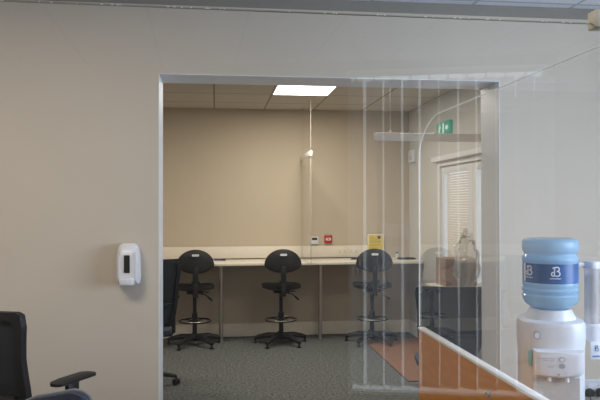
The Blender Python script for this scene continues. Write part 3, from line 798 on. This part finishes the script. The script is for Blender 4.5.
# dado trunking with plugs at right
t = thing('wall_sockets', 'white double socket on the wall low beside the water cooler', 'socket', (2.215, YF0, .47))
bm = B(); box(bm, -.073, .073, -.012, -.001, -.045, .045, .004); obj('faceplate', bm, M['white_pl'], t)
for x in (-.039, .033):
    bm = B(); box(bm, x-.006, x+.006, -.015, -.011, .022, .034); obj('rocker', bm, M['cabinet'], t)
for x, lab in ((2.182, 'black mains plug in the socket, the one nearer the cooler'), (2.25, 'black mains plug in the socket, the one at the far right edge')):
    t = thing('mains_plug', lab, 'plug', (x, YF0-.012, .462), 0, 'black plugs in the double socket')
    bm = B(); slab(bm, [(-.024, -.02), (.024, -.02), (.027, .0), (.022, .018), (.01, .026), (-.01, .026), (-.022, .018), (-.027, 0)], .035, lambda u, v, w: Vector((u, -w-.001, v)), 3); obj('plug_body', bm, M['black'], t)
    bm = B(); tube(bm, [(0, -.02, -.015), (0, -.028, -.06), (-.01, -.022, -.18), (-.03, -.02, -.35), (-.08, -.02, -.44)], .004, 8); obj('cord', bm, M['black'], t)

# conduit / trunking line on the wall right of cooler
bm = B(); box(bm, 2.10, FX1, YF0-.014, YF0, .515, .535, .002); obj('trim_2', bm, M['white_paint'], kind='structure')

# ---------------------------------------------------------------- far room right: cabinet, carton, wrapped bundle
t = thing('side_cabinet', 'pale grey low cabinet behind the office chair by the doors', 'cabinet', (1.95, 5.42, 0))
bm = B(); box(bm, -.12, .38, -.24, .24, .05, .862, .003); obj('carcass', bm, M['cabinet'], t)
bm = B(); box(bm, -.13, .39, -.25, .25, .862, .885, .004); obj('top', bm, M['top'], t)
bm = B(); box(bm, -.10, .36, -.22, .22, 0, .05); obj('plinth', bm, M['black'], t)
for a, b_ in ((-.115, .125), (.135, .375)):
    bm = B(); box(bm, a, b_, -.256, -.24, .06, .85, .003); q = obj('door', bm, M['cabinet'], t)
    bm = B(); tube(bm, [(a+.03, -.272, .60), (a+.03, -.272, .72)], .005, 8); obj('handle', bm, M['chrome'], q)
t = thing('cardboard_box', 'brown cardboard box on the cabinet in front of the door blind', 'box', (2.05, 5.52, .886), .0)
bm = B(); box(bm, -.14, .14, -.12, .12, 0, .232, .002, seg=1); obj('carton', bm, M['carton'], t, smooth=False)
bm = B(); box(bm, -.141, .141, -.022, .022, .2325, .2335); box(bm, -.022, .022, -.1215, -.1205, .15, .233); obj('tape', bm, M['ink'], t, smooth=False)
# crumpled clear wrap
bm = B()
r_ = bmesh.ops.create_icosphere(bm, subdivisions=4, radius=1)
from mathutils import noise as mn
for v in bm.verts:
    d_ = mn.noise(v.co*2.3)*.28 + mn.noise(v.co*6)*.16 + mn.noise(v.co*13)*.06
    co = v.co*(1+d_); v.co = Vector((co.x*.10, co.y*.075, max(co.z*.25, -.20)+.20))
for f_ in bm.faces: f_.smooth = False
wr = obj('plastic_wrap', bm, M['bagm'], smooth=False); wr.location = (1.965, 5.08+.02, .886)
wr.location = (2.045, 5.27, .886)
tag(wr, 'crumpled clear plastic wrapping beside the brown box on the cabinet', 'plastic bag')

# ---------------------------------------------------------------- behind the camera: window with vertical blinds, desk (they show as reflections in the screen)
t = thing('vertical_blind', 'white vertical slat blind at the window, mirrored in the clear screens', 'blind', (A.x, A.y, 0), ang)
zt = EYE+1.03
bm = B(); box(bm, -.12, L+.14, -.02, .02, zt-.01, zt+.02, .003); obj('head_rail', bm, M['blind'], t)
for k in range(11):
    x = k*.143-.045
    bm = B()
    g = 9; ww = .070
    a_ = math.radians(26 + (8 if k % 3 == 0 else -5))
    def vs_(s, z): 
        cv = .006*(1-(s)**2)
        return Vector((x+s*ww*math.cos(a_)-cv*math.sin(a_), s*ww*math.sin(a_)+cv*math.cos(a_), z))
    c0_ = [bm.verts.new(vs_(-1+2*i/8, .17)) for i in range(g)]; c1_ = [bm.verts.new(vs_(-1+2*i/8, zt-.05)) for i in range(g)]
    for i in range(g-1): bm.faces.new((c0_[i], c0_[i+1], c1_[i+1], c1_[i]))
    s_ = obj('slat', bm, M['blind'], t)
    bm = B(); tube(bm, [(x, 0, zt-.06), (x, 0, zt-.01)], .008, 8); box(bm, x-.022, x+.022, -.006, .006, zt-.06, zt-.045); obj('hook', bm, M['blind'], s_)
    bm = B(); p1, p2 = vs_(-1, .165), vs_(1, .165); tube(bm, [p1, p2], .010, 6); obj('bottom_weight', bm, M['hem'], s_)
# skewed window wall behind the blind
def wl(name, boxes, m, kind='structure', parent=None):
    bm = B()
    for b_ in boxes: box(bm, *b_)
    o_ = obj(name, bm, m, parent, smooth=False, kind=kind if not parent else None)
    if not parent: o_.location = (A.x, A.y, 0); o_.rotation_euler = (0, 0, ang)
    return o_
WT = -.12
# the blind's wall plane lies on the far side from the camera
side = -1 if (Vector((0, 0, 0)) - A).dot(Vector((-dirv.y, dirv.x, 0))) > 0 else 1
ya, yb = (side*.10, side*.18) if side > 0 else (side*.18, side*.10)
wl('wall_behind', [(-4.6, -.12, ya, yb, 0, CEIL), (L+.12, 2.6, ya, yb, 0, CEIL), (-.12, L+.12, ya, yb, 0, .055), (-.12, L+.12, ya, yb, 2.66, CEIL)], M['wall_bright'])
wf = wl('window_2', [(-.12, -.09, ya, yb, .055, 2.66), (L+.09, L+.12, ya, yb, .055, 2.66), (-.09, L+.09, ya, yb, .055, .075), (-.09, L+.09, ya, yb, 2.64, 2.66)], M['white_paint'])
wl('window_pane', [(-.09, L+.09, (ya+yb)/2-.003, (ya+yb)/2+.003, (.07), 2.64)], M['glass'], parent=wf)

t = thing('floor_patch', 'reddish brown rectangle on the carpet inside the double doors', 'mat', (2.02, 6.7, 0))  # flat reddish brown rectangle with a darker rim, laid on the carpet
bm = B(); prism(bm, rrect(.64, 1.86, .01, 2), lambda u, v, w: Vector((u, v, .001+w)), .007); obj('pile', bm, M['mat'], t)
bm = B()
for a, b_, c_, d_ in ((-.325, -.315, -.935, .935), (.315, .325, -.935, .935), (-.315, .315, -.935, -.925), (-.315, .315, .925, .935)): box(bm, a, b_, c_, d_, .001, .009)
obj('patch_border', bm, M['patch_edge'], t, smooth=False)

# ---------------------------------------------------------------- world, camera
w = bpy.data.worlds.new('daylight'); sc.world = w; w.use_nodes = True
nt = w.node_tree; bg = nt.nodes['Background']; bg.inputs[0].default_value = (.80, .91, 1, 1); bg.inputs[1].default_value = 2.2

cd = bpy.data.cameras.new('camera'); cam = bpy.data.objects.new('camera', cd); C.objects.link(cam)
cd.sensor_width = 36; cd.lens = 666.9/600*36; cd.clip_start = .02
cam.matrix_world = Matrix.Translation((0, 0, EYE)) @ Matrix.Rotation(math.radians(-7.205), 4, 'Z') @ Matrix.Rotation(math.radians(90+.479), 4, 'X') @ Matrix.Rotation(math.radians(-.105), 4, 'Z')
sc.camera = cam
